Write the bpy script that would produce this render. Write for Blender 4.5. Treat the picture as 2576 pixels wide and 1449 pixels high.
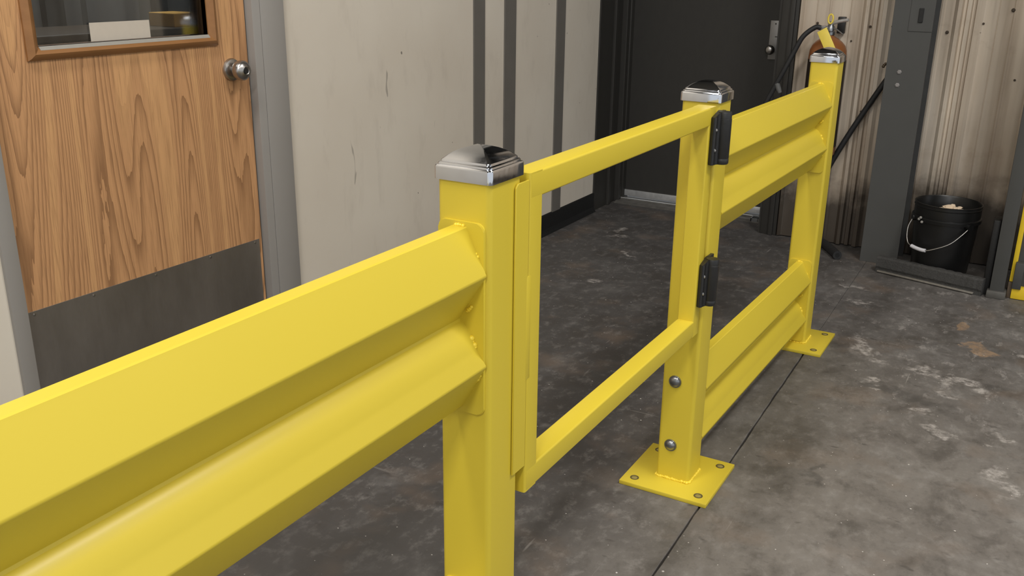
import bpy, bmesh, math, random
from mathutils import Vector, Matrix
random.seed(7)
S = bpy.context.scene
for o in list(bpy.data.objects): bpy.data.objects.remove(o, do_unlink=True)
C = S.collection
PI = math.pi

# ------------------------------------------------------------------ camera
F, YAW, PITCH, ROLL = 2371.3156, -0.5215, 0.3316, 0.0128
CAM = (0.77, -1.2346, 1.3837)
fw = Vector((math.sin(YAW)*math.cos(PITCH), math.cos(YAW)*math.cos(PITCH), -math.sin(PITCH)))
rt = Vector((math.cos(YAW), -math.sin(YAW), 0)); up = rt.cross(fw)
r2 = rt*math.cos(ROLL)+up*math.sin(ROLL); u2 = -rt*math.sin(ROLL)+up*math.cos(ROLL)
cd = bpy.data.cameras.new('camera'); cam = bpy.data.objects.new('camera', cd); C.objects.link(cam)
cd.sensor_width = 36; cd.lens = F/2576*36; cd.clip_start = .05
M = Matrix((r2, u2, -fw)).transposed().to_4x4(); M.translation = Vector(CAM); cam.matrix_world = M
S.camera = cam

# ------------------------------------------------------------------ world and lights
w = bpy.data.worlds.new('world'); S.world = w; w.use_nodes = True
bg = w.node_tree.nodes['Background']; bg.inputs[0].default_value = (.90, .95, 1.0, 1); bg.inputs[1].default_value = .9
def area(name, loc, rot, sx, sy, power, col):
    l = bpy.data.lights.new(name, 'AREA'); l.shape = 'RECTANGLE'; l.size = sx; l.size_y = sy; l.energy = power; l.color = col
    o = bpy.data.objects.new(name, l); C.objects.link(o); o.location = loc; o.rotation_euler = rot
    return o
area('ceiling_tube_light', (1.7, .9, 3.95), (0, 0, 0), .4, 1.6, 82, (1, .965, .91))
area('ceiling_tube_light', (2.6, -1.5, 3.95), (0, 0, 0), .4, 1.6, 36, (1, .975, .94))
area('ceiling_tube_light', (1.2, -3.8, 3.95), (0, 0, 0), .5, 2.4, 120, (1, .975, .94))
area('ceiling_tube_light', (-.6, -.9, 3.95), (0, 0, 0), .4, 1.6, 62, (1, .965, .91))
area('ceiling_tube_light', (3.6, 2.6, 3.95), (0, 0, 0), .4, 1.6, 30, (1, .965, .91))
area('office_fill_light', (-2.4, 1.4, 2.58), (0, 0, 0), 0.6, .6, 26, (.95, .97, 1))  # added lamp that brightens the office behind the pane
S.view_settings.view_transform = 'Standard'; S.view_settings.look = 'None'
S.view_settings.exposure = 0.0; S.view_settings.gamma = 1; S.view_settings.use_curve_mapping = False

# ------------------------------------------------------------------ materials
def lin(c): return tuple(((v/255)/12.92 if v/255 <= .04045 else (((v/255)+.055)/1.055)**2.4) for v in c)+(1,)
class NT:
    def __init__(s, name):
        s.m = bpy.data.materials.new(name); s.m.use_nodes = True; s.t = s.m.node_tree; s.b = s.t.nodes['Principled BSDF']
        s.co = s.n('ShaderNodeTexCoord').outputs['Object']
    def n(s, ty, **kw):
        nd = s.t.nodes.new(ty)
        for k, v in kw.items(): setattr(nd, k, v)
        return nd
    def link(s, a, b): s.t.links.new(a, b)
    def set(s, nd, i, v):
        if isinstance(v, bpy.types.NodeSocket): s.link(v, nd.inputs[i])
        else: nd.inputs[i].default_value = v
    def math(s, op, a, b=0.0, clamp=False):
        nd = s.n('ShaderNodeMath', operation=op, use_clamp=clamp); s.set(nd, 0, a); s.set(nd, 1, b); return nd.outputs[0]
    def noise(s, scale, vec=None, detail=3, rough=.5, st=(1, 1, 1), dist=0, off=(0, 0, 0)):
        mp = s.n('ShaderNodeMapping'); s.link(vec or s.co, mp.inputs[0]); mp.inputs['Scale'].default_value = st; mp.inputs['Location'].default_value = off
        nd = s.n('ShaderNodeTexNoise'); s.link(mp.outputs[0], nd.inputs['Vector'])
        nd.inputs['Scale'].default_value = scale; nd.inputs['Detail'].default_value = detail; nd.inputs['Roughness'].default_value = rough; nd.inputs['Distortion'].default_value = dist
        return nd.outputs[0]
    def ramp(s, f, pts, interp='LINEAR'):
        nd = s.n('ShaderNodeValToRGB'); s.link(f, nd.inputs[0]); r = nd.color_ramp; r.interpolation = interp
        while len(r.elements) < len(pts): r.elements.new(.5)
        for e, (p, c) in zip(r.elements, pts): e.position = p; e.color = c if len(c) == 4 else lin(c)
        return nd.outputs[0]
    def step(s, f, a, b):
        nd = s.n('ShaderNodeMapRange', clamp=True); s.link(f, nd.inputs[0]); nd.inputs[1].default_value = a; nd.inputs[2].default_value = b
        return nd.outputs[0]
    def mix(s, f, a, b, mode='MIX'):
        nd = s.n('ShaderNodeMix', data_type='RGBA', blend_type=mode)
        s.set(nd, 0, f); s.set(nd, 6, a if isinstance(a, bpy.types.NodeSocket) or len(a) == 4 else lin(a)); s.set(nd, 7, b if isinstance(b, bpy.types.NodeSocket) or len(b) == 4 else lin(b))
        return nd.outputs[2]
    def bump(s, h, strength=.2, dist=.002):
        nd = s.n('ShaderNodeBump'); s.link(h, nd.inputs['Height']); nd.inputs['Strength'].default_value = strength; nd.inputs['Distance'].default_value = dist
        s.link(nd.outputs[0], s.b.inputs['Normal'])
    def out(s, col=None, rough=None, metal=None):
        if col is not None: s.set(s.b, 'Base Color', col if isinstance(col, bpy.types.NodeSocket) or len(col) == 4 else lin(col))
        if rough is not None: s.set(s.b, 'Roughness', rough)
        if metal is not None: s.set(s.b, 'Metallic', metal)
        return s.m
    def sep(s):
        nd = s.n('ShaderNodeSeparateXYZ'); s.link(s.co, nd.inputs[0]); return nd.outputs

def simple(name, col, rough=.5, metal=0, var=.12, scale=30, bump=0):
    t = NT(name); n = t.noise(scale, detail=4)
    c = lin(col); a = tuple(v*(1-var) for v in c[:3])+(1,); b = tuple(min(1, v*(1+var)) for v in c[:3])+(1,)
    cc = t.mix(n, a, b)
    if bump: t.bump(n, bump, .003)
    return t.out(cc, rough, metal)

def m_yellow():
    t = NT('yellow_powder_coat')
    n = t.noise(3, detail=2); c = t.mix(n, (210, 187, 54), (214, 191, 58))
    t.bump(t.noise(260, detail=1), .06, .0008)
    t.b.inputs['Coat Weight'].default_value = .06; t.b.inputs['Coat Roughness'].default_value = .2
    return t.out(c, .42)
YEL = m_yellow()
WELD = simple('painted_weld', (240, 212, 60), .3, 0, .05, 80, .3)
CHROME = None
def m_chrome():
    t = NT('chrome'); n = t.noise(60, detail=4, rough=.7)
    t.bump(t.noise(38, detail=3), .035, .0015)
    return t.out((205, 207, 212), t.step(n, .1, 4.2), 1.0)
CHROME = m_chrome()
STEEL = simple('zinc_steel', (150, 152, 155), .35, 1, .25, 60, .2)
BRUSH = simple('satin_nickel', (175, 172, 168), .3, 1, .12, 90)
BLACKPL = simple('black_plastic', (34, 34, 34), .42, 0, .2, 120, .15)
BLACKRUB = simple('black_rubber', (18, 18, 18), .6, 0, .3, 60, .3)
HOSE = simple('black_hose_rubber', (38, 38, 39), .55, 0, .25, 60, .3)
DKSTEEL = simple('dark_grey_painted_steel', (74, 74, 72), .62, 0, .1, 9, .1)
DKSTEEL2 = simple('dark_grey_worn_steel', (66, 66, 65), .62, 0, .2, 25, .2)
GREYFR = simple('grey_painted_frame', (150, 146, 141), .55, 0, .04, 6)
STRIPE = simple('dark_grey_batten', (104, 100, 94), .6, 0, .12, 12)
ALU = simple('aluminium', (205, 205, 205), .4, .55, .25, 40, .3)
LABEL = simple('white_paper_label', (196, 186, 172), .7, 0, .04, 60)
TANK = simple('orange_brown_tank_paint', (148, 92, 52), .3, 0, .1, 20)
TAG = simple('yellow_plastic_tag', (240, 215, 90), .45, 0, .06, 60)
DARKIN = simple('dark_interior', (78, 77, 75), .8, 0, .3, 7)
DARKDESK = simple('dark_brown_wood', (60, 48, 34), .5, 0, .2, 20)
BOXY = simple('mustard_card', (190, 145, 62), .7, 0, .15, 20)
YOLD = simple('worn_yellow_paint', (235, 200, 45), .5, 0, .12, 14, .1)
RAG = simple('crumpled_paper', (226, 205, 178), .8, 0, .15, 40)
WIRE = simple('galvanised_wire', (175, 172, 168), .4, 1, .2, 60)
WHITEPL = simple('white_plastic', (215, 214, 218), .5, 0, .08, 60)
BRIST = simple('rough_black_bumper', (64, 63, 61), .85, 0, .4, 160, .8)

def m_wood():
    t = NT('oak_veneer'); X, Y, Z = t.sep()
    # smooth field stretched along the grain; its contour lines make the cathedral figure
    base = t.noise(4.2, detail=1.0, rough=.3, st=(1, 1, .10), off=(0, 2.35, .3))
    wob = t.noise(60, detail=2, st=(1, 1, .10)); tooth = t.noise(160, detail=1, st=(1, 1, .10))
    f = t.math('ADD', t.math('ADD', base, t.math('MULTIPLY', Y, .85)), t.math('ADD', t.math('MULTIPLY', wob, .007), t.math('MULTIPLY', tooth, .003)))
    rings = t.math('FRACT', t.math('MULTIPLY', f, 58))
    line = t.math('POWER', t.step(rings, .35, 1.0), 1.6)
    wide = t.math('FRACT', t.math('MULTIPLY', f, 6.2))
    pale = t.step(t.math('ABSOLUTE', t.math('SUBTRACT', wide, .5)), .15, .09)
    fib = t.noise(260, detail=3, rough=.65, st=(1, 1, .03)); bro = t.noise(30, detail=2, st=(1, 1, .02))
    col = t.mix(bro, (192, 144, 100), (201, 153, 107))
    lw = t.math('MULTIPLY', line, t.math('SUBTRACT', .66, t.math('MULTIPLY', pale, .5)))
    col = t.mix(t.math('MULTIPLY', pale, .5), col, (214, 166, 114))
    col = t.mix(lw, col, (112, 76, 48))
    col = t.mix(t.math('MULTIPLY', t.step(fib, .48, .68), .42), col, (124, 88, 58))
    t.bump(fib, .12, .001)
    return t.out(col, .45)
WOOD = m_wood()
def m_wood2():
    t = NT('stained_oak_moulding'); fib = t.noise(40, detail=4, st=(1, .15, 1))
    return t.out(t.mix(fib, (128, 88, 50), (158, 112, 68)), .38)
WOOD2 = m_wood2()
def m_kick():
    t = NT('kickplate_brushed_steel'); n = t.noise(8, detail=5, rough=.65, st=(1, 1, .35)); n2 = t.noise(300, st=(1, 1, .03))
    c = t.mix(n, (122, 116, 108), (172, 166, 160))
    return t.out(c, t.math('ADD', t.math('MULTIPLY', n2, .15), .33), .85)
KICK = m_kick()
def m_wall():
    t = NT('beige_painted_wall')
    n = t.noise(1.6, detail=4); n2 = t.noise(14, detail=4, rough=.6, st=(1, 1, .4))
    c = t.mix(t.step(n, .3, .7), (208, 198, 183), (218, 210, 196))
    c = t.mix(t.math('MULTIPLY', t.step(n2, .55, .8), .16), c, (140, 128, 115))
    # scattered scuffs
    sc = t.noise(9, detail=1, st=(1, 3, .8), dist=1.2); c = t.mix(t.math('MULTIPLY', t.step(sc, .78, .82), .5), c, (110, 104, 98))
    sp = t.noise(34, detail=0); c = t.mix(t.math('MULTIPLY', t.step(sp, .875, .885), .7), c, (80, 75, 70))
    t.bump(t.noise(120), .05, .001)
    return t.out(c, .55)
WALL = m_wall()
def m_corr():
    t = NT('weathered_beige_siding'); X, Y, Z = t.sep()
    st = t.noise(11, detail=3, rough=.5, st=(1, 1, .07)); st2 = t.noise(34, detail=2, st=(1, 1, .05)); bl = t.noise(5, detail=5, rough=.6)
    c = t.mix(t.step(st, .3, .7), (186, 170, 151), (218, 205, 187))
    c = t.mix(t.math('MULTIPLY', t.step(st2, .55, .75), .3), c, (122, 104, 84))
    wide = t.noise(9, detail=3, st=(1, 1, .09), off=(2, 0, 0)); c = t.mix(t.math('MULTIPLY', t.step(wide, .5, .68), .42), c, (120, 98, 76)); c = t.mix(t.math('MULTIPLY', t.step(wide, .46, .3), .4), c, (228, 220, 208))
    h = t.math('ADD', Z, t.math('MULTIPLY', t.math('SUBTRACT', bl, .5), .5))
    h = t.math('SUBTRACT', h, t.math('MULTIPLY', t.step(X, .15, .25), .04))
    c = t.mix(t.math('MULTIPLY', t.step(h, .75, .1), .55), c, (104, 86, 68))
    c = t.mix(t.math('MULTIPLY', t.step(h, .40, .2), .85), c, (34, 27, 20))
    c = t.mix(t.math('MULTIPLY', t.step(bl, .58, .72), .35), c, (128, 106, 82))
    return t.out(c, .55)
CORR = m_corr()
def m_black():
    t = NT('black_painted_door'); n = t.noise(30, detail=4, st=(1, 1, .5)); s_ = t.noise(70, detail=1)
    c = t.mix(n, (45, 43, 40), (53, 51, 47)); c = t.mix(t.math('MULTIPLY', t.step(s_, .78, .82), .4), c, (82, 78, 72))
    return t.out(c, .6)
BLACKD = m_black()

def m_floor():
    t = NT('worn_concrete_floor')
    big = t.noise(1.5, detail=5, rough=.6); mid = t.noise(6.5, detail=6, rough=.62, st=(1, .8, 1), dist=.3); fine = t.noise(70, detail=4, rough=.7)
    X, Y, Z = t.sep()
    # far side of the joint painted darker: dirt plus the fence's shade
    dirt_shade = t.step(t.math('ADD', X, t.math('MULTIPLY', t.math('SUBTRACT', big, .5), .9)), .35, -.35)
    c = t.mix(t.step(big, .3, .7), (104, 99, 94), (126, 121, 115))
    c = t.mix(t.math('MULTIPLY', dirt_shade, .86), c, (60, 58, 57))
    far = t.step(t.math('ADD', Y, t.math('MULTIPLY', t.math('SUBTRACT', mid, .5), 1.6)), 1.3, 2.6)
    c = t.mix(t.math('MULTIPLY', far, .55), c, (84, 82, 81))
    c = t.mix(t.math('MULTIPLY', t.step(mid, .5, .35), .6), c, (66, 62, 58))
    c = t.mix(t.math('MULTIPLY', t.step(mid, .56, .74), t.math('SUBTRACT', .5, t.math('MULTIPLY', dirt_shade, .28))), c, (150, 147, 143))
    grit = t.noise(24, detail=5, rough=.7, st=(1, .7, 1), off=(0, 2, 0)); c = t.mix(t.math('MULTIPLY', t.step(grit, .52, .7), .28), c, (158, 154, 149)); c = t.mix(t.math('MULTIPLY', t.step(grit, .46, .3), .4), c, (62, 58, 54))
    chip = t.noise(11, detail=4, rough=.7, st=(1.3, .6, 1), off=(8, 1, 0)); zone = t.math('MULTIPLY', t.step(Y, 1.4, 2.2), t.step(X, .1, .35))
    c = t.mix(t.math('MULTIPLY', t.math('MULTIPLY', t.step(chip, .58, .66), zone), .42), c, (168, 163, 158))
    warm = t.noise(4, detail=3, off=(5, 0, 0)); c = t.mix(t.math('MULTIPLY', t.step(warm, .55, .75), .4), c, (128, 108, 90))
    c = t.mix(t.math('MULTIPLY', t.step(fine, .6, .75), .3), c, (60, 56, 52))
    dark = t.noise(15, detail=2, st=(1.0, 1.6, 1), off=(3, 1, 0)); c = t.mix(t.math('MULTIPLY', t.step(dark, .68, .76), .5), c, (54, 50, 46))
    sp = t.noise(95, detail=0, off=(1, 1, 0)); c = t.mix(t.math('MULTIPLY', t.step(sp, .84, .87), .8), c, (205, 200, 195))
    flake = t.noise(38, detail=5, rough=.75)
    warp = t.n('ShaderNodeTexNoise'); t.link(t.co, warp.inputs['Vector']); warp.inputs['Scale'].default_value = 14; warp.inputs['Detail'].default_value = 4
    ws = t.n('ShaderNodeVectorMath', operation='SUBTRACT'); t.link(warp.outputs['Color'], ws.inputs[0]); ws.inputs[1].default_value = (.5, .5, .5)
    wm = t.n('ShaderNodeVectorMath', operation='SCALE'); t.link(ws.outputs[0], wm.inputs[0]); wm.inputs['Scale'].default_value = .17
    wa = t.n('ShaderNodeVectorMath', operation='ADD'); t.link(t.co, wa.inputs[0]); t.link(wm.outputs[0], wa.inputs[1])
    def blobs(lst):
        acc = None
        for (x, y, rx, ry, a) in lst:
            mp = t.n('ShaderNodeMapping', vector_type='TEXTURE'); t.link(wa.outputs[0], mp.inputs[0])
            mp.inputs['Location'].default_value = (x, y, 0); mp.inputs['Rotation'].default_value = (0, 0, a); mp.inputs['Scale'].default_value = (rx, ry, 1000)
            ln = t.n('ShaderNodeVectorMath', operation='LENGTH'); t.link(mp.outputs[0], ln.inputs[0])
            acc = ln.outputs['Value'] if acc is None else t.math('MINIMUM', acc, ln.outputs['Value'])
        return acc
    white = [(.25, 2.40, .028, .10, .3), (.285, 2.33, .03, .08, .3), (.345, 2.24, .045, .035, .2), (.51, 2.25, .05, .05, -.3), (.57, 2.2, .05, .035, -.4), (.65, 2.21, .05, .04, -.5), (.69, 2.16, .03, .04, -.4),
             (.547, 1.88, .028, .028, .3), (.592, 1.77, .045, .035, -.4), (.63, 1.73, .03, .015, -.3), (.80, 1.82, .032, .03, 0), (.76, 1.74, .02, .018, 0), (.60, 2.05, .04, .025, -.4), (.37, 1.98, .02, .02, 0),
             (.36, 2.06, .03, .04, 0), (-1.213, 3.42, .03, .06, .2), (-1.17, 3.30, .07, .02, .4), (.16, 2.9, .06, .03, .2), (.08, 3.1, .09, .02, 0), (.85, 2.6, .07, .02, -.2), (.9, 2.45, .05, .02, -.2), (-.97, 2.56, .04, .03, .4), (-1.0, 3.0, .05, .02, 0), (.79, 1.55, .035, .07, 0), (.83, 1.47, .04, .05, 0)]
    mw = t.math('MULTIPLY', t.step(blobs(white), 1.05, .5), t.step(flake, .40, .60))
    c = t.mix(t.math('MULTIPLY', mw, .6), c, (196, 190, 184))
    mo = t.step(blobs([(.579, 2.83, .035, .07, .2), (.645, 2.60, .06, .05, 0), (.67, 2.56, .05, .03, 0)]), 1.0, .8)
    c = t.mix(t.math('MULTIPLY', t.math('MULTIPLY', mo, t.step(flake, .3, .55)), .5), c, (176, 142, 104))
    md = t.step(blobs([(.335, 1.33, .02, .03, 0), (.34, 1.26, .02, .03, .2), (.60, 1.72, .01, .03, .9), (.73, 2.2, .04, .04, 0), (-.6, .25, .3, .2, .3), (.48, 1.98, .2, .03, -.3)]), 1.3, .5)
    c = t.mix(t.math('MULTIPLY', md, .45), c, (62, 60, 58))
    # fine pale scratches in two directions
    for st_, of_, th_ in (((1, .06, 1), (0, 7, 0), .70), ((.08, 1, 1), (4, 0, 0), .71)):
        sn = t.noise(40, detail=2, st=st_, off=of_, dist=.4); br = t.noise(3, detail=2, off=of_)
        c = t.mix(t.math('MULTIPLY', t.math('MULTIPLY', t.step(sn, th_, th_+.03), t.step(br, .5, .6)), .35), c, (170, 166, 160))
    r = t.math('ADD', .42, t.math('MULTIPLY', mid, .35))
    t.bump(fine, .15, .002)
    return t.out(c, r)
FLOOR = m_floor()
def m_glass():
    m = bpy.data.materials.new('window_glass'); m.use_nodes = True; t = m.node_tree; t.nodes.clear()
    o = t.nodes.new('ShaderNodeOutputMaterial'); mx = t.nodes.new('ShaderNodeMixShader'); tr = t.nodes.new('ShaderNodeBsdfTransparent'); gl = t.nodes.new('ShaderNodeBsdfGlossy')
    tr.inputs[0].default_value = (.82, .84, .84, 1); gl.inputs['Roughness'].default_value = .04; fr = t.nodes.new('ShaderNodeFresnel'); fr.inputs[0].default_value = 1.5
    t.links.new(fr.outputs[0], mx.inputs[0]); t.links.new(tr.outputs[0], mx.inputs[1]); t.links.new(gl.outputs[0], mx.inputs[2]); t.links.new(mx.outputs[0], o.inputs[0])
    return m
GLASS = m_glass()

# ------------------------------------------------------------------ helpers
def rootloc(p):
    v = Vector((0, 0, 0))
    while p is not None: v += p.location; p = p.parent
    return v
def obj(name, bm, m, parent=None, smooth=None, loc=None):
    """bm is authored in world coordinates; the object is moved under its parent"""
    me = bpy.data.meshes.new(name); off = Vector(loc) if loc else Vector((0, 0, 0))
    if parent is not None: off = rootloc(parent)
    if off.length: bmesh.ops.transform(bm, matrix=Matrix.Translation(-off), verts=bm.verts)
    bmesh.ops.recalc_face_normals(bm, faces=bm.faces)
    bm.to_mesh(me); bm.free(); me.materials.append(m)
    o = bpy.data.objects.new(name, me); C.objects.link(o)
    if parent is not None: o.parent = parent
    elif loc: o.location = loc
    if smooth:
        me.shade_smooth(); me.set_sharp_from_angle(angle=math.radians(smooth))
    return o
def tag(o, label=None, cat=None, group=None, kind=None):
    if label: o['label'] = label
    if cat: o['category'] = cat
    if group: o['group'] = group
    if kind: o['kind'] = kind
    return o
def thing(name, loc, label, cat, group=None):
    o = bpy.data.objects.new(name, None); C.objects.link(o); o.location = loc; o.empty_display_size = .1
    return tag(o, label, cat, group)
def struct(o): o['kind'] = 'structure'; return o
def empty_struct(name, loc=(0, 0, 0)):
    o = bpy.data.objects.new(name, None); C.objects.link(o); o.location = loc; o['kind'] = 'structure'; return o
def box(bm, x0, x1, y0, y1, z0, z1, bev=0, seg=2):
    r = bmesh.ops.create_cube(bm, size=1); vs = r['verts']
    bmesh.ops.transform(bm, matrix=Matrix.Translation(((x0+x1)/2, (y0+y1)/2, (z0+z1)/2)) @ Matrix.Diagonal((abs(x1-x0), abs(y1-y0), abs(z1-z0), 1)), verts=vs)
    if bev:
        es = list({e for v in vs for e in v.link_edges}); bmesh.ops.bevel(bm, geom=es, offset=bev, segments=seg, profile=.5, affect='EDGES')
    return vs
def B(*a, **k):
    bm = bmesh.new(); box(bm, *a, **k); return bm
def rrect(w_, h_, r, n=5):
    p = []
    for cx, cy, a0 in ((w_/2-r, h_/2-r, 0), (-w_/2+r, h_/2-r, 90), (-w_/2+r, -h_/2+r, 180), (w_/2-r, -h_/2+r, 270)):
        for i in range(n+1):
            a = math.radians(a0+90*i/n); p.append((cx+r*math.cos(a), cy+r*math.sin(a)))
    return p
def prism(bm, poly, f0, f1, caps=True):
    """poly: list of 2D; f0, f1 map 2D -> 3D for both ends"""
    a = [bm.verts.new(f0(*p)) for p in poly]; b = [bm.verts.new(f1(*p)) for p in poly]; n = len(poly)
    for i in range(n): bm.faces.new((a[i], a[(i+1) % n], b[(i+1) % n], b[i]))
    if caps: bm.faces.new(a[::-1]); bm.faces.new(b)
def lathe(bm, prof, c, axis='z', n=28, caps=True):
    rings = []
    for r, h in prof:
        ring = []
        for i in range(n):
            a = 2*PI*i/n; u, v = r*math.cos(a), r*math.sin(a)
            p = {'z': (u, v, h), 'x': (h, u, v), 'y': (u, h, v)}[axis]
            ring.append(bm.verts.new((c[0]+p[0], c[1]+p[1], c[2]+p[2])))
        rings.append(ring)
    for a, b in zip(rings, rings[1:]):
        for i in range(n): bm.faces.new((a[i], a[(i+1) % n], b[(i+1) % n], b[i]))
    if caps: bm.faces.new(rings[0][::-1]); bm.faces.new(rings[-1])
def spline(pts, k=8):
    P = [Vector(p) for p in pts]; P = [P[0]*2-P[1]]+P+[P[-1]*2-P[-2]]; out = []
    for i in range(1, len(P)-2):
        for j in range(k):
            t = j/k; a, b, c_, d = P[i-1:i+3]
            out.append(.5*((2*b)+(c_-a)*t+(2*a-5*b+4*c_-d)*t*t+(3*b-3*c_+d-a)*t**3))
    return out+[P[-2]]
def tube(bm, pts, r, n=10, caps=True):
    rings = []; prev = None; N = len(pts)
    for i, p in enumerate(pts):
        p = Vector(p); d = (Vector(pts[min(i+1, N-1)])-Vector(pts[max(i-1, 0)])).normalized()
        if prev is None: s_ = d.orthogonal().normalized()
        else: s_ = (prev-d*prev.dot(d)).normalized()
        prev = s_; t_ = d.cross(s_); rr = r[i] if isinstance(r, (list, tuple)) else r
        rings.append([bm.verts.new(p+rr*(math.cos(2*PI*k/n)*s_+math.sin(2*PI*k/n)*t_)) for k in range(n)])
    for a, b in zip(rings, rings[1:]):
        for i in range(n): bm.faces.new((a[i], a[(i+1) % n], b[(i+1) % n], b[i]))
    if caps: bm.faces.new(rings[0][::-1]); bm.faces.new(rings[-1])
def beads(pts, r, m, parent, name='weld_bead', seed=1):
    """one ropey weld bead along a polyline"""
    rnd = random.Random(seed); P = [Vector(p) for p in pts]; q = []
    for a, b in zip(P, P[1:]):
        k = max(1, int((b-a).length/(r*1.1)))
        for i in range(k): q.append(a.lerp(b, i/k))
    q.append(P[-1]); bm = bmesh.new()
    for p in q:
        rr = r*rnd.uniform(.7, 1.25)
        bmesh.ops.create_icosphere(bm, subdivisions=2, radius=rr, matrix=Matrix.Translation(p+Vector([rnd.uniform(-.2, .2)*r for _ in range(3)])))
    return obj(name, bm, m, parent, 60)

# ------------------------------------------------------------------ the setting
WX = -1.53            # face of the left wall
# floor: two slabs with a real saw-cut joint between them
bm = bmesh.new(); rnd = random.Random(3); ys = [-6, -1]+[-.9+.06*i for i in range(60)]+[3, 4.2]
rows = []
for y in sorted(ys):
    jx = .1265-.0185*y+rnd.uniform(-.0012, .0012); w_ = (.0022+rnd.uniform(-.0004, .0008))*(1 if y < 2.35 else .15)
    if y < -.95 or y > 2.9: jx = .1265-.0185*y
    rows.append([bm.verts.new(v) for v in ((-2.6, y, 0), (jx-w_-.002, y, 0), (jx-w_, y, -.002), (jx-w_, y, -.02), (jx+w_, y, -.02), (jx+w_, y, -.002), (jx+w_+.002, y, 0), (6, y, 0))])
for a, b in zip(rows, rows[1:]):
    for i in range(7): bm.faces.new((a[i], a[i+1], b[i+1], b[i]))
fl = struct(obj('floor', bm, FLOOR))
bmesh_c = B(-2.8, 6, -6, 4.4, 4.05, 4.15); struct(obj('ceiling', bmesh_c, simple('ceiling_grey', (96, 94, 90), .8, 0, .1, 3)))
# left wall with the opening for the office door
DY0, DY1, DZ = .163, 1.055, 2.06
bm = bmesh.new()
box(bm, WX-.12, WX, -6, DY0-.045, 0, 4.05); box(bm, WX-.12, WX, DY1+.13, 3.705, 0, 4.05); box(bm, WX-.12, WX, DY0-.045, DY1+.13, DZ+.05, 4.05)
struct(obj('wall_left', bm, WALL))
# dark return beside the black door
bm = bmesh.new(); box(bm, WX-.12, WX, 3.705, 4.2, 0, 4.05)
dr = struct(obj('wall_return', bm, BLACKD))
for a, b, t_ in ((3.708, 3.735, .006), (3.90, 3.93, .016), (4.02, 4.06, .032)):
    obj('moulding', B(WX-.002, WX+t_, a, b, .0, 2.2, bev=.003), BLACKD, dr)
for i, (a, b) in enumerate(((2.395, 2.488), (2.662, 2.768), (3.183, 3.280))):
    struct(obj('trim_%d' % (i+1), B(WX-.001, WX+.006, a, b, .0, 3.2, bev=.0015), STRIPE))
# rubber baseboard with a toe
bm = bmesh.new(); poly = [(0, 0), (.022, 0), (.020, .006), (.012, .014), (.008, .03), (.008, .105), (.004, .112), (0, .112)]
prism(bm, poly, lambda a, b: (WX+a, 1.20, b), lambda a, b: (WX+a, 3.712, b)); struct(obj('baseboard_left', bm, BLACKRUB))

# --- office door
d1 = empty_struct('door_1', (WX, .6, 0)); PX = -1.546
bm = bmesh.new(); T = .042; wy0, wy1, wz0, wz1 = .318, .893, 1.165, 1.85
box(bm, PX-T, PX, DY0+.003, wy0-.0, 0.008, DZ-.004); box(bm, PX-T, PX, wy1, DY1-.003, .008, DZ-.004)
box(bm, PX-T, PX, wy0, wy1, .008, wz0); box(bm, PX-T, PX, wy0, wy1, wz1, DZ-.004)
bmesh.ops.remove_doubles(bm, verts=bm.verts, dist=.0001)
obj('door_leaf', bm, WOOD, d1)
# moulding round the pane: four mitred lengths
mo = .034; prof = [(0, 0), (0, .006), (.006, .013), (.016, .017), (.026, .012), (.030, .006), (mo, .004), (mo, -.02), (0, -.02)]
def mould(side):
    bm = bmesh.new()
    def pt(u, h, end):
        y0, y1, z0, z1 = wy0-mo, wy1+mo, wz0-mo, wz1+mo
        x = PX+h
        if side == 'b': return (x, (y0+u) if end == 0 else (y1-u), z0+u)
        if side == 't': return (x, (y0+u) if end == 0 else (y1-u), z1-u)
        if side == 'l': return (x, y0+u, (z0+u) if end == 0 else (z1-u))
        return (x, y1-u, (z0+u) if end == 0 else (z1-u))
    prism(bm, prof, lambda a, b: pt(a, b, 0), lambda a, b: pt(a, b, 1)); return bm
bm = bmesh.new(); prism(bm, [(.0255, .0), (.0255, .0125), (mo+.0005, .0045), (mo+.0005, 0)], lambda a, b: (PX+b, wy0+.001, wz0-mo+a), lambda a, b: (PX+b, wy1-.001, wz0-mo+a)); gb = obj('sheen_strip', bm, simple('grey_sheen', (150, 146, 138), .4, 0, .06, 50), d1); gb['label'] = 'grey painted sheen along the foot of the pane'  # grey strip paints in the sheen of the sloped moulding face
for s_ in 'btlr': obj('window_moulding', mould(s_), WOOD2, d1, 40)
obj('glass_pane', B(PX-.022, PX-.017, wy0, wy1, wz0, wz1), GLASS, d1)
lb = obj('paper_label', B(PX-.017, PX-.0162, .492, .692, 1.167, 1.2165), LABEL, d1); lb['label'] = 'blank off-white paper label stuck on the glass'
kp = obj('kick_plate', B(PX, PX+.0015, DY0+.012, 1.04, .16, .476, bev=.0006), KICK, d1)
bm = bmesh.new()
for y in (DY0+.03, .38, .6, .82, 1.02):
    for z in (.466, .17): lathe(bm, [(.004, 0), (.004, .0008), (.001, .0014)], (PX+.0015, y, z), 'x', 10)
obj('screw', bm, BRUSH, kp, 30)
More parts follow.
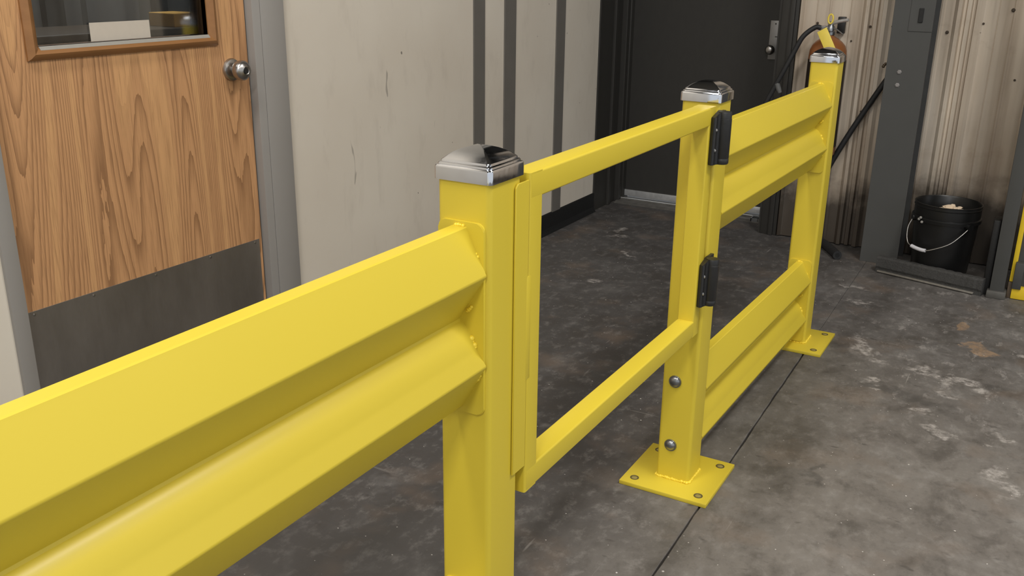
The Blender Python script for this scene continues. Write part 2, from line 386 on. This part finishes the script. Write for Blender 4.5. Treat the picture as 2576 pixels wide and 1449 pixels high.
# knob
KY, KZ = .978, 1.052
def m3():
    bm = bmesh.new(); lathe(bm, [(.036, 0), (.036, .003), (.033, .009), (.018, .014)], (PX, KY, KZ), 'x', 36); return bm
ro = obj('rosette', m3(), BRUSH, d1, 40)
bm = bmesh.new(); lathe(bm, [(.013, 0), (.014, .018), (.022, .023), (.029, .031), (.0315, .042), (.0305, .053), (.024, .062), (.0125, .066), (.011, .0645)], (PX, KY, KZ), 'x', 36)
kb = obj('door_knob', bm, BRUSH, d1, 50); kb['label'] = 'round satin metal door knob'
bm = bmesh.new(); lathe(bm, [(.009, 0), (.009, .002)], (PX+.0645, KY, KZ), 'x', 20); obj('keyhole', bm, BLACKPL, kb)
# steel frame: face, return and stop on each side, head above
bm = bmesh.new()
for (a, b) in ((DY0-.045, DY0-.002), (DY1+.004, DY1+.145)):
    box(bm, WX-.12, WX+.012, a, b, 0, DZ+.045, bev=.002)
box(bm, WX-.12, WX+.012, DY0-.045, DY1+.145, DZ, DZ+.05, bev=.002)
fr = obj('door_frame', bm, GREYFR, d1, 40); fr['label'] = 'grey painted steel door frame'
bm = bmesh.new(); box(bm, WX+.012, WX+.0165, DY1+.038, DY1+.145, 0, DZ+.05, bev=.002); obj('frame_face', bm, GREYFR, d1, 40)
# office seen through the pane
bm = bmesh.new(); box(bm, -3.2, -3.1, -.6, 3.0, 0, 2.6); box(bm, -3.1, WX-.12, -.7, -.6, 0, 2.6); box(bm, -3.1, WX-.12, 2.9, 3.0, 0, 2.6); box(bm, -3.2, WX-.12, -.7, 3.0, 2.6, 2.7)
wi = struct(obj('wall_office', bm, DARKIN))
for y, w_, z1, cc in ((.9, .12, 2.4, 70), (1.40, .09, 2.4, 26), (1.6, .28, 2.4, 88), (1.98, .07, 2.4, 24), (2.10, .17, 1.10, 130), (2.3, .22, 2.4, 78)):
    obj('panel', B(-3.1, -3.06, y, y+w_, .5, z1), simple('office_panel', (cc, cc, cc), .7), wi)
de = thing('office_counter', (-2.25, 1.0, 0), 'dark brown counter inside the office behind the door glass', 'counter')
obj('counter_top', B(-2.6, -2.2, .2, 2.3, 1.112, 1.136, bev=.004), DARKDESK, de)
for y in (.22, 1.2, 2.24): obj('support', B(-2.56, -2.24, y, y+.04, 0, 1.112), DARKDESK, de)
obj('front_panel', B(-2.23, -2.205, .24, 2.26, .02, 1.112), DARKDESK, de)
bx = obj('mustard_box', B(-2.36, -2.22, 1.352, 1.47, 1.136, 1.188, bev=.003), BOXY, loc=(-2.29, 1.41, 1.136)); tag(bx, 'mustard yellow box on the office counter behind the door glass', 'box')

# --- back wall
BY = 3.785
wb = empty_struct('wall_back', (0, BY, 0))
bm = bmesh.new(); box(bm, -.46, 6, BY+.03, BY+.1, 0, 4.05); box(bm, WX, -.46, 4.14, 4.2, 2.1, 4.05); obj('backing', bm, BLACKD, wb)
pr = [(-.205, 0), (-.118, 0), (-.112, .004), (-.102, .004), (-.096, 0), (-.058, 0), (-.042, .020), (-.026, .020), (-.020, -.006), (-.008, -.006), (-.003, .010), (.014, .010), (.019, -.006), (.031, -.006), (.037, .022), (.056, .024), (.07, .002), (.075, 0), (.125, 0), (.129, -.003), (.133, 0), (.19, 0), (.194, .003), (.202, .003)]
PER = .41; c0 = .316
for k in range(-2, 14):
    cx = c0+PER*k; xs = [(cx+a, o_) for a, o_ in pr]+[(cx+.205, 0)]
    xs = [q for q in xs if q[0] >= -.457]
    if len(xs) < 2: continue
    if k == -2: xs = [(-.457, 0)]+xs
    bm = bmesh.new(); top = [[bm.verts.new((x, BY-o_-(-.0), z)) for x, o_ in xs] for z in (0.005, 3.6)]
    for i in range(len(xs)-1): bm.faces.new((top[0][i], top[0][i+1], top[1][i+1], top[1][i]))
    ex = bmesh.ops.extrude_face_region(bm, geom=list(bm.faces)); bmesh.ops.translate(bm, verts=[v for v in ex['geom'] if isinstance(v, bmesh.types.BMVert)], vec=(0, .004, 0))
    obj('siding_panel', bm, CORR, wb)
bm = bmesh.new()
sc = bm
first = None
for x, z, r in ((-.363, 1.119, .005), (-.109, 1.112, .0045), (-.052, 1.115, .006), (-.005, 1.117, .005), (.241, 1.101, .006), (.377, 1.105, .007), (.39, 1.146, .004), (.504, 1.21, .007), (-.19, 1.04, .0035), (-.10, .70, .004), (.56, .9, .004)):
    bm = bmesh.new(); lathe(bm, [(r*1.3, -.012), (r*1.3, .001), (r, .002), (r*.8, .006)], (0, 0, 0), 'z', 8)
    bmesh.ops.transform(bm, matrix=Matrix.Translation((x, BY-.003, z)) @ Matrix.Rotation(PI/2, 4, 'X'), verts=bm.verts)
    obj('screw', bm, simple('rusty_screw', (70, 58, 46), .6), wb, 30)

# --- black door
d2 = empty_struct('door_2', (-1.08, 4.1, 0))
obj('door_leaf', B(-1.50, -.561, 4.10, 4.14, .03, 2.05, bev=.002), BLACKD, d2)
sw = obj('door_sweep', B(-1.50, -.60, 4.088, 4.10, .028, .066, bev=.002), ALU, d2, 40); sw['label'] = 'aluminium sweep strip'
bm = bmesh.new(); prism(bm, [(3.975, 0), (4.0, .010), (4.05, .012), (4.06, .020), (4.098, .020), (4.098, 0)], lambda a, b: (-1.51, a, b), lambda a, b: (-.60, a, b))
th = obj('threshold', bm, simple('scuffed_threshold', (120, 117, 112), .45, .4, .4, 30), d2)
nl = obj('highlight_strip', B(-1.505, -.605, 4.052, 4.062, .0185, .0215, bev=.001), simple('painted_highlight', (235, 235, 235), .3, .3, .4, 14), th, 40); nl['label'] = 'painted highlight along the threshold edge'  # pale strip stands in for the highlight on the threshold edge
bm = bmesh.new(); box(bm, -.66, -.622, 4.02, 4.026, .008, .03); box(bm, -.66, -.622, 3.985, 3.991, .004, .022); box(bm, -.66, -.655, 3.985, 4.026, .004, .024); obj('strike_bracket', bm, STEEL, d2)
pl = obj('latch_plate', B(-.684, -.632, 4.096, 4.10, .90, 1.107, bev=.002), simple('dull_steel_plate', (150, 148, 146), .5, .6, .1), d2, 40)
bm = bmesh.new(); lathe(bm, [(.004, 0), (.004, .004)], (-.655, 4.094, 1.09), 'y', 10); box(bm, -.653, -.632, 4.093, 4.096, 1.02, 1.024); obj('screw', bm, BLACKPL, pl)
bm = bmesh.new(); lathe(bm, [(.012, 0), (.012, -.03), (.024, -.04), (.027, -.052), (.024, -.064), (.012, -.070), (.002, -.071)], (-.662, 4.098, .955), 'y', 28)
obj('door_knob', bm, BRUSH, d2, 50)
bm = bmesh.new(); box(bm, -.56, -.52, 3.79, 4.14, 0, 2.1); box(bm, -.545, -.457, 3.775, 3.80, 0, 2.15, bev=.004); box(bm, -.50, -.475, 3.76, 3.776, 0, 2.15, bev=.004); box(bm, -1.53, -.457, 3.80, 4.14, 2.06, 2.15)
obj('door_frame', bm, BLACKD, d2, 40)
bm = bmesh.new(); box(bm, -1.53, -1.49, 4.06, 4.14, 0, 2.06, bev=.003); obj('door_frame', bm, BLACKD, d2, 40)

# ------------------------------------------------------------------ guard rail
H = 1.07; W2 = .0485
def cap(parent, cx, cy):
    bm = bmesh.new()
    prof = [(.0525, 1.068, .007), (.0525, 1.0865, .007), (.0521, 1.0885, .007), (.0508, 1.0903, .007), (.0492, 1.0908, .007), (.0490, 1.0918, .007), (.0484, 1.0936, .007), (.0470, 1.0948, .007), (.0456, 1.0951, .006), (.0453, 1.0962, .006), (.0445, 1.0984, .006), (.0425, 1.1000, .006), (.0370, 1.1045, .0045), (.030, 1.1090, .003), (.021, 1.1130, .002), (.011, 1.1162, .001), (.0012, 1.118, .0003)]
    rings = []
    for hw, z, r in prof: rings.append([bm.verts.new((cx+a, cy+b, z)) for a, b in rrect(2*hw, 2*hw, r, 4)])
    n = len(rings[0])
    for a, b in zip(rings, rings[1:]):
        for i in range(n): bm.faces.new((a[i], a[(i+1) % n], b[(i+1) % n], b[i]))
    bm.faces.new(rings[-1]); bm.faces.new(rings[0][::-1])
    c = obj('post_cap', bm, CHROME, parent, 28); c['label'] = 'polished chrome pyramid cap'
def post(cx, cy, label, bolts=False):
    t = thing('guard_rail_post', (cx, cy, 0), label, 'post')
    bm = bmesh.new(); prism(bm, rrect(2*W2, 2*W2, .010, 6), lambda a, b: (cx+a, cy+b, .010), lambda a, b: (cx+a, cy+b, H)); obj('post_tube', bm, YEL, t, 40)
    bp_ = obj('base_plate', B(cx-.127, cx+.127, cy-.127, cy+.127, 0, .012, bev=.0015), YEL, t, 40)
    cap(t, cx, cy)
    for sx, sy in ((-1, -1), (1, -1), (1, 1), (-1, 1)):
        x, y = cx+sx*.094, cy+sy*.094; bm = bmesh.new()
        lathe(bm, [(.0125, .0), (.0125, .0008), (.0095, .0012), (.0085, .0004)], (x, y, .0121), 'z', 20, caps=False)
        ab = obj('anchor_hole', bm, simple('anchor_dark_ring', (92, 82, 46), .6), bp_, 40); ab['label'] = 'dark-ringed anchor hole'
        bm = bmesh.new(); lathe(bm, [(.0085, .0), (.006, .0012), (.001, .0014)], (x, y, .0122), 'z', 16); obj('anchor_plug', bm, simple('dull_anchor', (150, 136, 76), .5), bp_, 40)
    w_ = W2+.001
    beads([(cx-w_+.006, cy-w_, .014), (cx+w_-.006, cy-w_, .014), (cx+w_, cy-w_+.008, .014), (cx+w_, cy+w_-.004, .014), (cx-w_, cy+w_, .014), (cx-w_, cy-w_+.006, .014)], .0042, WELD, t, seed=int(cy*10)+3)
    if bolts:
        for z in (.118, .312, .772, .965):
            bx_ = cx-(.011 if z < .5 else -.004); bm = bmesh.new(); lathe(bm, [(.0178, 0), (.0178, -.002), (.0168, -.004)], (bx_, cy-W2, z), 'y', 28); bo = obj('bolt', bm, STEEL, t, 40); bo['label'] = 'domed zinc bolt head'
            bm = bmesh.new(); lathe(bm, [(.0145, -.0035), (.0135, -.006), (.0105, -.0085), (.006, -.0102), (.001, -.0107)], (bx_, cy-W2, z), 'y', 24); obj('bolt_dome', bm, STEEL, bo, 60)
    return t
P1 = (0, 0); P2 = (0, 1.073); P3 = (.022, 2.297)
post(*P1, 'nearest yellow square post, chrome cap, between the long rail and the gate')
post(*P2, 'middle yellow post carrying the black gate hinges, four-hole base plate in full view', True)
post(*P3, 'farthest yellow post, in front of the wall-hung extinguisher')

def profile():
    pts = [(-.016, .994-.69), (-.014, .310), (.008, .310)]
    def arc(c, r, a0, a1, n=5): return [(c[0]+r*math.cos(math.radians(a0+(a1-a0)*i/n)), c[1]+r*math.sin(math.radians(a0+(a1-a0)*i/n))) for i in range(n+1)]
    pts += [(.0105, .3085), (.012, .305)]
    pts += arc((.040, .2355), .006, 25, -32)            # upper ridge
    pts += [(-.002, .160), (-.004, .156), (-.002, .1525)]
    pts += [(.002, .1502), (.006, .1472), (.0102, .1430), (.0145, .1378), (.0185, .1320), (.0222, .1256), (.0255, .1190), (.0285, .112), (.031, .105)]                 # rolled shoulder
    pts += arc((.040, .083), .006, 25, -32)             # lower ridge
    pts += [(.004, .008), (.000, .003), (-.004, .000), (-.016, .000)]
    return pts
PF = profile()
def offset_back(pts, t_):
    out = []
    for i, p in enumerate(pts):
        a = Vector(pts[max(i-1, 0)]); b = Vector(pts[min(i+1, len(pts)-1)]); d = (b-a).normalized(); n_ = Vector((d.y, -d.x))
        out.append((p[0]+n_.x*t_, p[1]+n_.y*t_))
    return out
PB = offset_back(PF, .004)
def rail(z0, ya, xa, yb, xb, label, plates):
    t = thing('guard_rail', ((xa+xb)/2, (ya+yb)/2, z0), label, 'guard rail')
    bm = bmesh.new(); fr_ = [[bm.verts.new((x_+a, y_, z0+b)) for a, b in PF] for x_, y_ in ((xa, ya), (xb, yb))]; bk = [[bm.verts.new((x_+a, y_, z0+b)) for a, b in PB] for x_, y_ in ((xa, ya), (xb, yb))]
    n = len(PF)
    for i in range(n-1):
        bm.faces.new((fr_[0][i], fr_[0][i+1], fr_[1][i+1], fr_[1][i])); bm.faces.new((bk[0][i+1], bk[0][i], bk[1][i], bk[1][i+1]))
        for k in (0, 1): bm.faces.new((fr_[k][i+1], fr_[k][i], bk[k][i], bk[k][i+1]))
    for i in (0, n-1): bm.faces.new((fr_[0][i], fr_[1][i], bk[1][i], bk[0][i]))
    obj('rail_beam', bm, YEL, t, 25)
    for (px, py, sg) in plates:   # py: the plate face that the beam is welded to; sg: direction from post to beam
        bm = bmesh.new(); yy0, yy1 = (py, py-sg*.006)
        poly = [(a, b) for a, b in rrect(.084, .324, .013, 5)]
        prism(bm, poly, lambda a, b: (px-.001+a, yy0, z0+.155+b), lambda a, b: (px-.001+a, yy1, z0+.155+b))
        bmesh.ops.bevel(bm, geom=[e for e in bm.edges if abs(e.verts[0].co.y-yy0) < 1e-5 and abs(e.verts[1].co.y-yy0) < 1e-5], offset=.0012, segments=2, affect='EDGES')
        ep = obj('end_plate', bm, YEL, t, 40)
        yw = py+sg*.0015
        # weld tacks where the beam meets the plate
        for (a0, a1, r) in (((-.008, .311), (.004, .311), .003), ((.027, .268), (.033, .255), .0035), ((.012, .172), (.020, .180), .003), ((.020, .128), (.027, .113), .0045), ((.036, .066), (.028, .056), .0036), ((.010, .290), (.018, .275), .0022)):
            beads([(px+a0[0], yw, z0+a0[1]), (px+a1[0], yw, z0+a1[1])], r, WELD, ep, 'weld_bead', seed=int(a0[1]*1000))
    return t
G = .0485; pt_ = .006
rail(.69, -2.3, 0, -G-pt_, 0, 'long upper yellow rail filling the left foreground, ending at the nearest post', [(0, -G-pt_, -1)])
rail(.03, -2.3, 0, -G-pt_, 0, 'lower yellow rail on the nearest post, only its end showing at the bottom edge', [(0, -G-pt_, -1)])
rail(.685, P2[1]+G+pt_, 0, P3[1]-G-pt_, P3[0], 'upper yellow rail from the middle post to the farthest post', [(0, P2[1]+G+pt_, 1), (P3[0], P3[1]-G-pt_, -1)])
rail(.027, P2[1]+G+pt_, 0, P3[1]-G-pt_, P3[0], 'lower yellow rail near the floor between middle and farthest posts', [(0, P2[1]+G+pt_, 1), (P3[0], P3[1]-G-pt_, -1)])

# ------------------------------------------------------------------ swing gate
g = thing('swing_gate', (.03, .985, .48), 'yellow square-tube swing gate between the nearest and middle posts', 'gate')
GX0, GX1, GY0, GY1, GZ0, GZ1, TS = .009, .053, .068, .988, .481, 1.066, .044
def vtube(y0, y1, z0, z1):
    bm = bmesh.new(); prism(bm, rrect(GX1-GX0, y1-y0, .004, 4), lambda a, b: ((GX0+GX1)/2+a, (y0+y1)/2+b, z0), lambda a, b: ((GX0+GX1)/2+a, (y0+y1)/2+b, z1)); return bm
def htube(y0, y1, z0, z1):
    bm = bmesh.new(); prism(bm, rrect(GX1-GX0+.0003, z1-z0+.0003, .004, 4), lambda a, b: ((GX0+GX1)/2+a, y0, (z0+z1)/2+b), lambda a, b: ((GX0+GX1)/2+a, y1, (z0+z1)/2+b)); return bm
obj('gate_stile', vtube(GY0, GY0+TS, GZ0, GZ1), YEL, g, 40); obj('gate_stile', vtube(GY1-TS, GY1, GZ0, GZ1), YEL, g, 40)
obj('gate_top_rail', htube(GY0+.005, GY1-TS+.005, GZ1-TS, GZ1), YEL, g, 40); obj('gate_bottom_rail', htube(GY0+.005, GY1-TS+.005, GZ0, GZ0+TS), YEL, g, 40)
bm = bmesh.new(); poly = [(.024, .538), (.066, .538), (.066, 1.056), (.030, 1.056), (.024, 1.050)]
prism(bm, poly, lambda a, b: (.0495, a, b), lambda a, b: (.0530, a, b)); bmesh.ops.bevel(bm, geom=list(bm.edges), offset=.0006, segments=1, affect='EDGES')
sp_ = obj('stop_plate', bm, YEL, g, 40)
obj('weld_fill', B(.050, .05325, .062, .078, .705, .893, bev=.0012), YEL, sp_, 40)
beads([(.048, GY1-.001, .60), (.048, GY1-.001, .66)], .002, WELD, g, seed=5)
def hinge(z0, z1):
    HN = thing  # part builder
    cxh, cyh = .0745, .992
    # gate leaf with a slanted shoulder, swept into the barrel shroud
    bm = bmesh.new(); poly = [(GX1, .956), (.062, .952), (.066, .956), (.0665, .970), (.072, .976), (cxh, cyh), (.060, 1.004), (GX1, 1.004)]
    prism(bm, poly, lambda a, b: (a, b, z0), lambda a, b: (a, b, z1-(.012 if b < .96 else (.004 if b < .975 else 0))))
    bmesh.ops.bevel(bm, geom=[e for e in bm.edges], offset=.0012, segments=2, affect='EDGES')
    h = obj('hinge', bm, BLACKPL, g, 40); h['label'] = 'black plastic-covered hinge'
    bm = bmesh.new(); lathe(bm, [(.0135, z0-.001), (.016, z0), (.0175, z0+.003), (.0175, z0+.012), (.0169, z0+.013), (.0169, z0+.0145), (.0175, z0+.0155), (.0175, z1-.018), (.0167, z1-.0175), (.0167, z1-.004), (.0155, z1-.001), (.004, z1)], (cxh, cyh, 0), 'z', 32)
    obj('hinge_barrel', bm, BLACKPL, h, 40)
    for z in (z0+.035, z1-.043):
        bm = bmesh.new(); lathe(bm, [(.0048, 0), (.0048, .0015), (.001, .0035)], (.0662, .963, z), 'x', 14); obj('screw', bm, CHROME, h, 50)
    bm = bmesh.new(); box(bm, W2-.001, W2+.009, 1.004, 1.055, z0+.006, z1-.006, bev=.002); obj('hinge_leaf', bm, BLACKPL, h, 40)
hinge(.928, 1.055); hinge(.562, .686)

# ------------------------------------------------------------------ fire extinguisher
ex = thing('fire_extinguisher', (-.272, 3.672, .48), 'orange-brown fire extinguisher with black hose hung on the siding behind the farthest post', 'extinguisher')
ec = (-.272, 3.672, 0)
bm = bmesh.new(); lathe(bm, [(.075, .48), (.088, .49), (.090, .51), (.090, .965), (.087, 1.0), (.078, 1.022), (.062, 1.04), (.042, 1.055), (.024, 1.064), (.020, 1.068), (.020, 1.085)], ec, 'z', 36); obj('cylinder', bm, TANK, ex, 50)
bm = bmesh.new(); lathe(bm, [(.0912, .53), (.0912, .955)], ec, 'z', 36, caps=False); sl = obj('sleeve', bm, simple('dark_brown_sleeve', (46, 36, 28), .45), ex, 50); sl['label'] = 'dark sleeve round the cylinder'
bm = bmesh.new(); lathe(bm, [(.024, 1.072), (.024, 1.086), (.018, 1.09), (.018, 1.11), (.013, 1.118), (.013, 1.135)], ec, 'z', 20); box(bm, ec[0]-.05, ec[0]+.01, ec[1]-.014, ec[1]+.010, 1.092, 1.113, bev=.003); va = obj('valve', bm, STEEL, ex, 40)
bm = bmesh.new(); tube(bm, [(ec[0], ec[1], 1.125), (ec[0]+.04, ec[1]-.01, 1.138), (ec[0]+.082, ec[1]-.02, 1.146)], [.009, .008, .008], 8); obj('lever', bm, ALU, ex, 50)
bm = bmesh.new(); tube(bm, [(ec[0], ec[1], 1.11), (ec[0]+.03, ec[1]-.01, 1.10), (ec[0]+.065, ec[1]-.02, 1.078)], .0035, 8); obj('carry_handle', bm, STEEL, ex, 50)
bm = bmesh.new(); hs = spline([(ec[0]-.045, 3.668, 1.103), (-.345, 3.662, 1.104), (-.395, 3.65, 1.06), (-.43, 3.645, .985), (-.47, 3.64, .89), (-.515, 3.64, .79), (-.545, 3.64, .72), (-.565, 3.645, .66)]); tube(bm, hs, .0125, 12); obj('discharge_hose', bm, HOSE, ex, 60)
bm = bmesh.new(); lathe(bm, [(.014, 0), (.013, .03), (.010, .05)], (0, 0, 0), 'z', 14); bmesh.ops.transform(bm, matrix=Matrix.Translation((-.499, 3.64, .825)) @ Matrix.Rotation(math.radians(155), 4, 'Y'), verts=bm.verts); obj('hose_clip', bm, simple('worn_grey_rubber', (100, 100, 98), .6), ex, 50)
bm = bmesh.new(); box(bm, -.258, -.222, 3.745, 3.775, 1.075, 1.155, bev=.003); obj('wall_bracket', bm, BLACKPL, ex, 40)
bm = bmesh.new(); box(bm, -.0245, .0245, -.001, .001, -.122, 0, bev=.0008)
bmesh.ops.transform(bm, matrix=Matrix.Translation((-.292, 3.575, 1.10)) @ Matrix.Rotation(math.radians(-31), 4, 'Y') @ Matrix.Rotation(math.radians(-10), 4, 'X'), verts=bm.verts); tg = obj('inspection_tag', bm, TAG, ex, 40); tg['label'] = 'yellow hanging tag'
bm = bmesh.new(); tube(bm, [(-.292, 3.575, 1.098), (-.285, 3.62, 1.112), (-.272, 3.655, 1.115)], .0014, 6); obj('tag_tie', bm, STEEL, tg)
bm = bmesh.new()
pts = [(-.272+.012*math.cos(a), 3.648, 1.148+.022*math.sin(a)) for a in [i*PI/6 for i in range(13)]]; tube(bm, pts, .0045, 8); obj('pull_ring', bm, TAG, ex, 60)

# ------------------------------------------------------------------ loose black hose on the siding
bm = bmesh.new(); hp = spline([(.045, 3.73, .925), (.028, 3.735, .90), (0, 3.735, .855), (-.062, 3.735, .735), (-.115, 3.735, .63), (-.162, 3.735, .53), (-.21, 3.735, .42), (-.265, 3.735, .27), (-.275, 3.735, .10), (-.24, 3.72, .035), (-.19, 3.69, .024), (-.125, 3.59, .022), (-.072, 3.495, .022)])
tube(bm, hp, [.014+.008*max(0, min(1, (i-70)/12)) for i in range(len(hp))], 14); rh = obj('rubber_hose', bm, HOSE, None, 60, loc=(-.19, 3.69, 0)); tag(rh, 'black rubber hose drooping down the siding to an open end on the floor', 'hose')
bm = bmesh.new(); d = (Vector(hp[-1])-Vector(hp[-2])).normalized(); e = Vector(hp[-1])
tube(bm, [e+d*-.004, e+d*.0006], .012, 14); obj('bore', bm, BLACKRUB, rh)
bm = bmesh.new(); tube(bm, spline([(.05, 3.74, .945), (.02, 3.735, .952), (-.004, 3.72, .945), (-.012, 3.70, .93)], 5), [.004+.004*(i % 2 == 0) for i in range(16)], 8); hk = obj('wall_hook', bm, simple('rusty_hook', (95, 82, 66), .5, .6), None, 50, loc=(.03, 3.78, .93)); tag(hk, 'small rusty hook holding the black hose beside the grey steel column', 'hook')

# ------------------------------------------------------------------ steel columns
sc_ = thing('steel_column', (.115, 3.65, 0), 'wide dark grey H-section steel column standing against the siding', 'column')
obj('flange', B(.028, .202, 3.54, 3.552, 0, 4.0, bev=.001), DKSTEEL, sc_); obj('web', B(.108, .120, 3.552, 3.73, 0, 4.0), DKSTEEL2, sc_); obj('flange', B(.028, .202, 3.73, 3.742, 0, 4.0), DKSTEEL2, sc_)
bm = bmesh.new(); box(bm, .10, .203, 3.5365, 3.540, 1.112, 4.0, bev=.001); obj('splice_plate', bm, DKSTEEL, sc_)
bm = bmesh.new(); box(bm, .138, .158, 3.530, 3.5365, 1.152, 1.215, bev=.002); obj('slot_cover', bm, BLACKRUB, sc_)
for x, z in ((.089, .928), (.088, .868)):
    bm = bmesh.new(); lathe(bm, [(.011, 0), (.011, -.003), (.007, -.006)], (x, 3.54, z), 'y', 6); bo = obj('bolt', bm, simple('pale_bolt', (140, 136, 134), .6), sc_, 20)
c2 = thing('steel_post', (.665, 3.30, 0), 'narrow dark grey steel post right of the black bucket', 'post')
obj('post_tube', B(.632, .690, 3.275, 3.345, .028, 2.6, bev=.003), DKSTEEL, c2, 40)
obj('foot_plate', B(.622, .700, 3.262, 3.36, 0, .034, bev=.004), simple('scuffed_steel_foot', (96, 94, 90), .6, .3, .3, 30, .4), c2, 40)
bm = bmesh.new(); box(bm, .600, .630, 3.30, 3.40, .0, .345, bev=.006); pad = obj('side_pad', bm, BLACKRUB, c2, 40); pad['label'] = 'black rubber pad'
# yellow machine guard at the right edge
yg = thing('yellow_guard_frame', (.78, 3.33, 0), 'yellow guard frame with dark inset cut off by the right picture edge', 'guard frame')
obj('upright', B(.702, .722, 3.315, 3.36, .075, 1.6, bev=.003), YOLD, yg, 40)
obj('bottom_bar', B(.718, 1.5, 3.30, 3.345, .002, .055, bev=.003), YOLD, yg, 40)
obj('inset_panel', B(.722, 1.5, 3.335, 3.35, .055, 1.6), DKSTEEL2, yg, 40)
obj('lower_bracket', B(.716, .752, 3.29, 3.335, .05, .17, bev=.003), DKSTEEL2, yg, 40)
obj('foot', B(.700, .722, 3.31, 3.36, 0, .074, bev=.004), simple('rusty_foot', (92, 78, 62), .7, 0, .3, 40, .3), yg, 40)

# ------------------------------------------------------------------ bumper strip
a0 = Vector((.128, 3.39)); a1 = Vector((.600, 3.262)); dv = (a1-a0); L = dv.length; ang = math.atan2(dv.y, dv.x)
bt = thing('floor_bumper', (a0.x, a0.y, 0), 'low rough black floor bumper with a steel edging in front of the bucket', 'bumper')
def loc2(bm):
    bmesh.ops.transform(bm, matrix=Matrix.Translation((a0.x, a0.y, 0)) @ Matrix.Rotation(ang, 4, 'Z'), verts=bm.verts); return bm
bm = bmesh.new(); poly = [(.006, .018), (.0, .03), (.004, .070), (.012, .078), (.036, .078), (.042, .07), (.042, 0), (.006, 0)]
N = 40; rnd = random.Random(4); rg = []
for i in range(N+1):
    x = L*i/N; rg.append([bm.verts.new((x, a+rnd.uniform(-.0012, .0012), b+(rnd.uniform(-.0015, .0015) if b > .01 else 0))) for a, b in poly])
for a, b in zip(rg, rg[1:]):
    for i in range(len(poly)): bm.faces.new((a[i], a[(i+1) % len(poly)], b[(i+1) % len(poly)], b[i]))
bm.faces.new(rg[0][::-1]); bm.faces.new(rg[-1])
obj('rubber_block', loc2(bm), BRIST, bt)
bm = bmesh.new(); box(bm, .012, L-.03, -.007, .006, .004, .012, bev=.0015); obj('steel_edging', loc2(bm), simple('worn_steel_edge', (150, 145, 136), .5, .5, .3, 60), bt, 40)

# ------------------------------------------------------------------ bucket
bc = (.395, 3.478, 0); BZ = 0
BUCK = simple('glossy_black_bucket', (22, 22, 22), .35, 0, .3, 20, .1)
bk_ = thing('plastic_bucket', (bc[0], bc[1], 0), 'black plastic bucket with wire handle on the floor against the siding', 'bucket')
bm = bmesh.new()
prof = [(.119, 0), (.121, .004), (.1395, .275), (.1395, .285), (.149, .288), (.150, .300), (.1505, .303), (.150, .306), (.1425, .309), (.1435, .322), (.1435, .350), (.1465, .354), (.1465, .3565), (.1445, .358), (.1445, .366), (.146, .368), (.146, .371), (.142, .372), (.138, .366), (.136, .28), (.118, .008)]
prof = [(a, b*.975) for a, b in prof]
lathe(bm, prof, (bc[0], bc[1], BZ), 'z', 48); obj('bucket_body', bm, BUCK, bk_, 35)
hw = []
A_ = math.radians(-18)
pL = Vector((bc[0]-.146*math.cos(A_), bc[1]-.146*math.sin(A_)-.02, .285)); pR = Vector((bc[0]+.125, bc[1]-.085, .283))
hw = spline([(bc[0]-.135, bc[1]-.062, .285), (bc[0]-.150, bc[1]-.078, .24), (bc[0]-.145, bc[1]-.10, .19), (bc[0]-.125, bc[1]-.12, .165), (bc[0]-.06, bc[1]-.158, .158), (bc[0]-.01, bc[1]-.165, .175), (bc[0]+.045, bc[1]-.160, .205), (bc[0]+.085, bc[1]-.135, .245), (bc[0]+.112, bc[1]-.108, .278)], 8)
bm = bmesh.new(); tube(bm, hw, .0026, 8); hd = obj('wire_handle', bm, WIRE, bk_, 60)
bm = bmesh.new(); tube(bm, hw[25:34], .0085, 12); gp = obj('handle_grip', bm, WHITEPL, hd, 50); gp['label'] = 'white plastic grip'
for p in (hw[0], hw[-1]):
    bm = bmesh.new(); d = Vector((p[0]-bc[0], p[1]-bc[1], 0)).normalized(); tube(bm, [Vector(p)-d*.022, Vector(p)+d*.006], .015, 14); obj('handle_ear', bm, BUCK, bk_, 50)
bm = bmesh.new(); rnd = random.Random(9)
for p in ((-.105, -.118, .292), (-.09, -.128, .282), (-.098, -.12, .30)):
    bmesh.ops.create_icosphere(bm, subdivisions=1, radius=.007, matrix=Matrix.Translation(Vector((bc[0], bc[1], 0))+Vector(p)))
obj('paint_chip', bm, simple('pale_paint_chip', (150, 146, 140), .7), bk_)
# crumpled paper in the bucket
bm = bmesh.new(); bmesh.ops.create_icosphere(bm, subdivisions=4, radius=1, matrix=Matrix.Identity(4)); rnd = random.Random(12)
dirs = [Vector((rnd.uniform(-1, 1), rnd.uniform(-1, 1), rnd.uniform(-.6, 1))).normalized() for _ in range(70)]
bump_ = [rnd.uniform(.55, 1.15) for _ in dirs]
for v in bm.verts:
    k = bump_[max(range(len(dirs)), key=lambda i: v.co.dot(dirs[i]))]; v.co = Vector((v.co.x*.062, v.co.y*.04, v.co.z*.030))*k
pp = obj('crumpled_paper', bm, RAG, None, 12, loc=(.415, 3.50, .315))
pp.data.transform(Matrix.Translation((.415, 3.50, .315))); tag(pp, 'crumpled cream paper scrap lying inside the black bucket', 'paper')
# the bucket is part full of dark litter that the scrap lies on
bm = bmesh.new(); lathe(bm, [(.110, .02), (.127, .262), (.09, .272), (.01, .276)], (bc[0], bc[1], 0), 'z', 32); li = obj('bucket_litter', bm, BLACKRUB, None, 60, loc=(bc[0], bc[1], .02)); tag(li, 'dark litter filling the black bucket below the paper scrap', 'litter', kind='stuff')
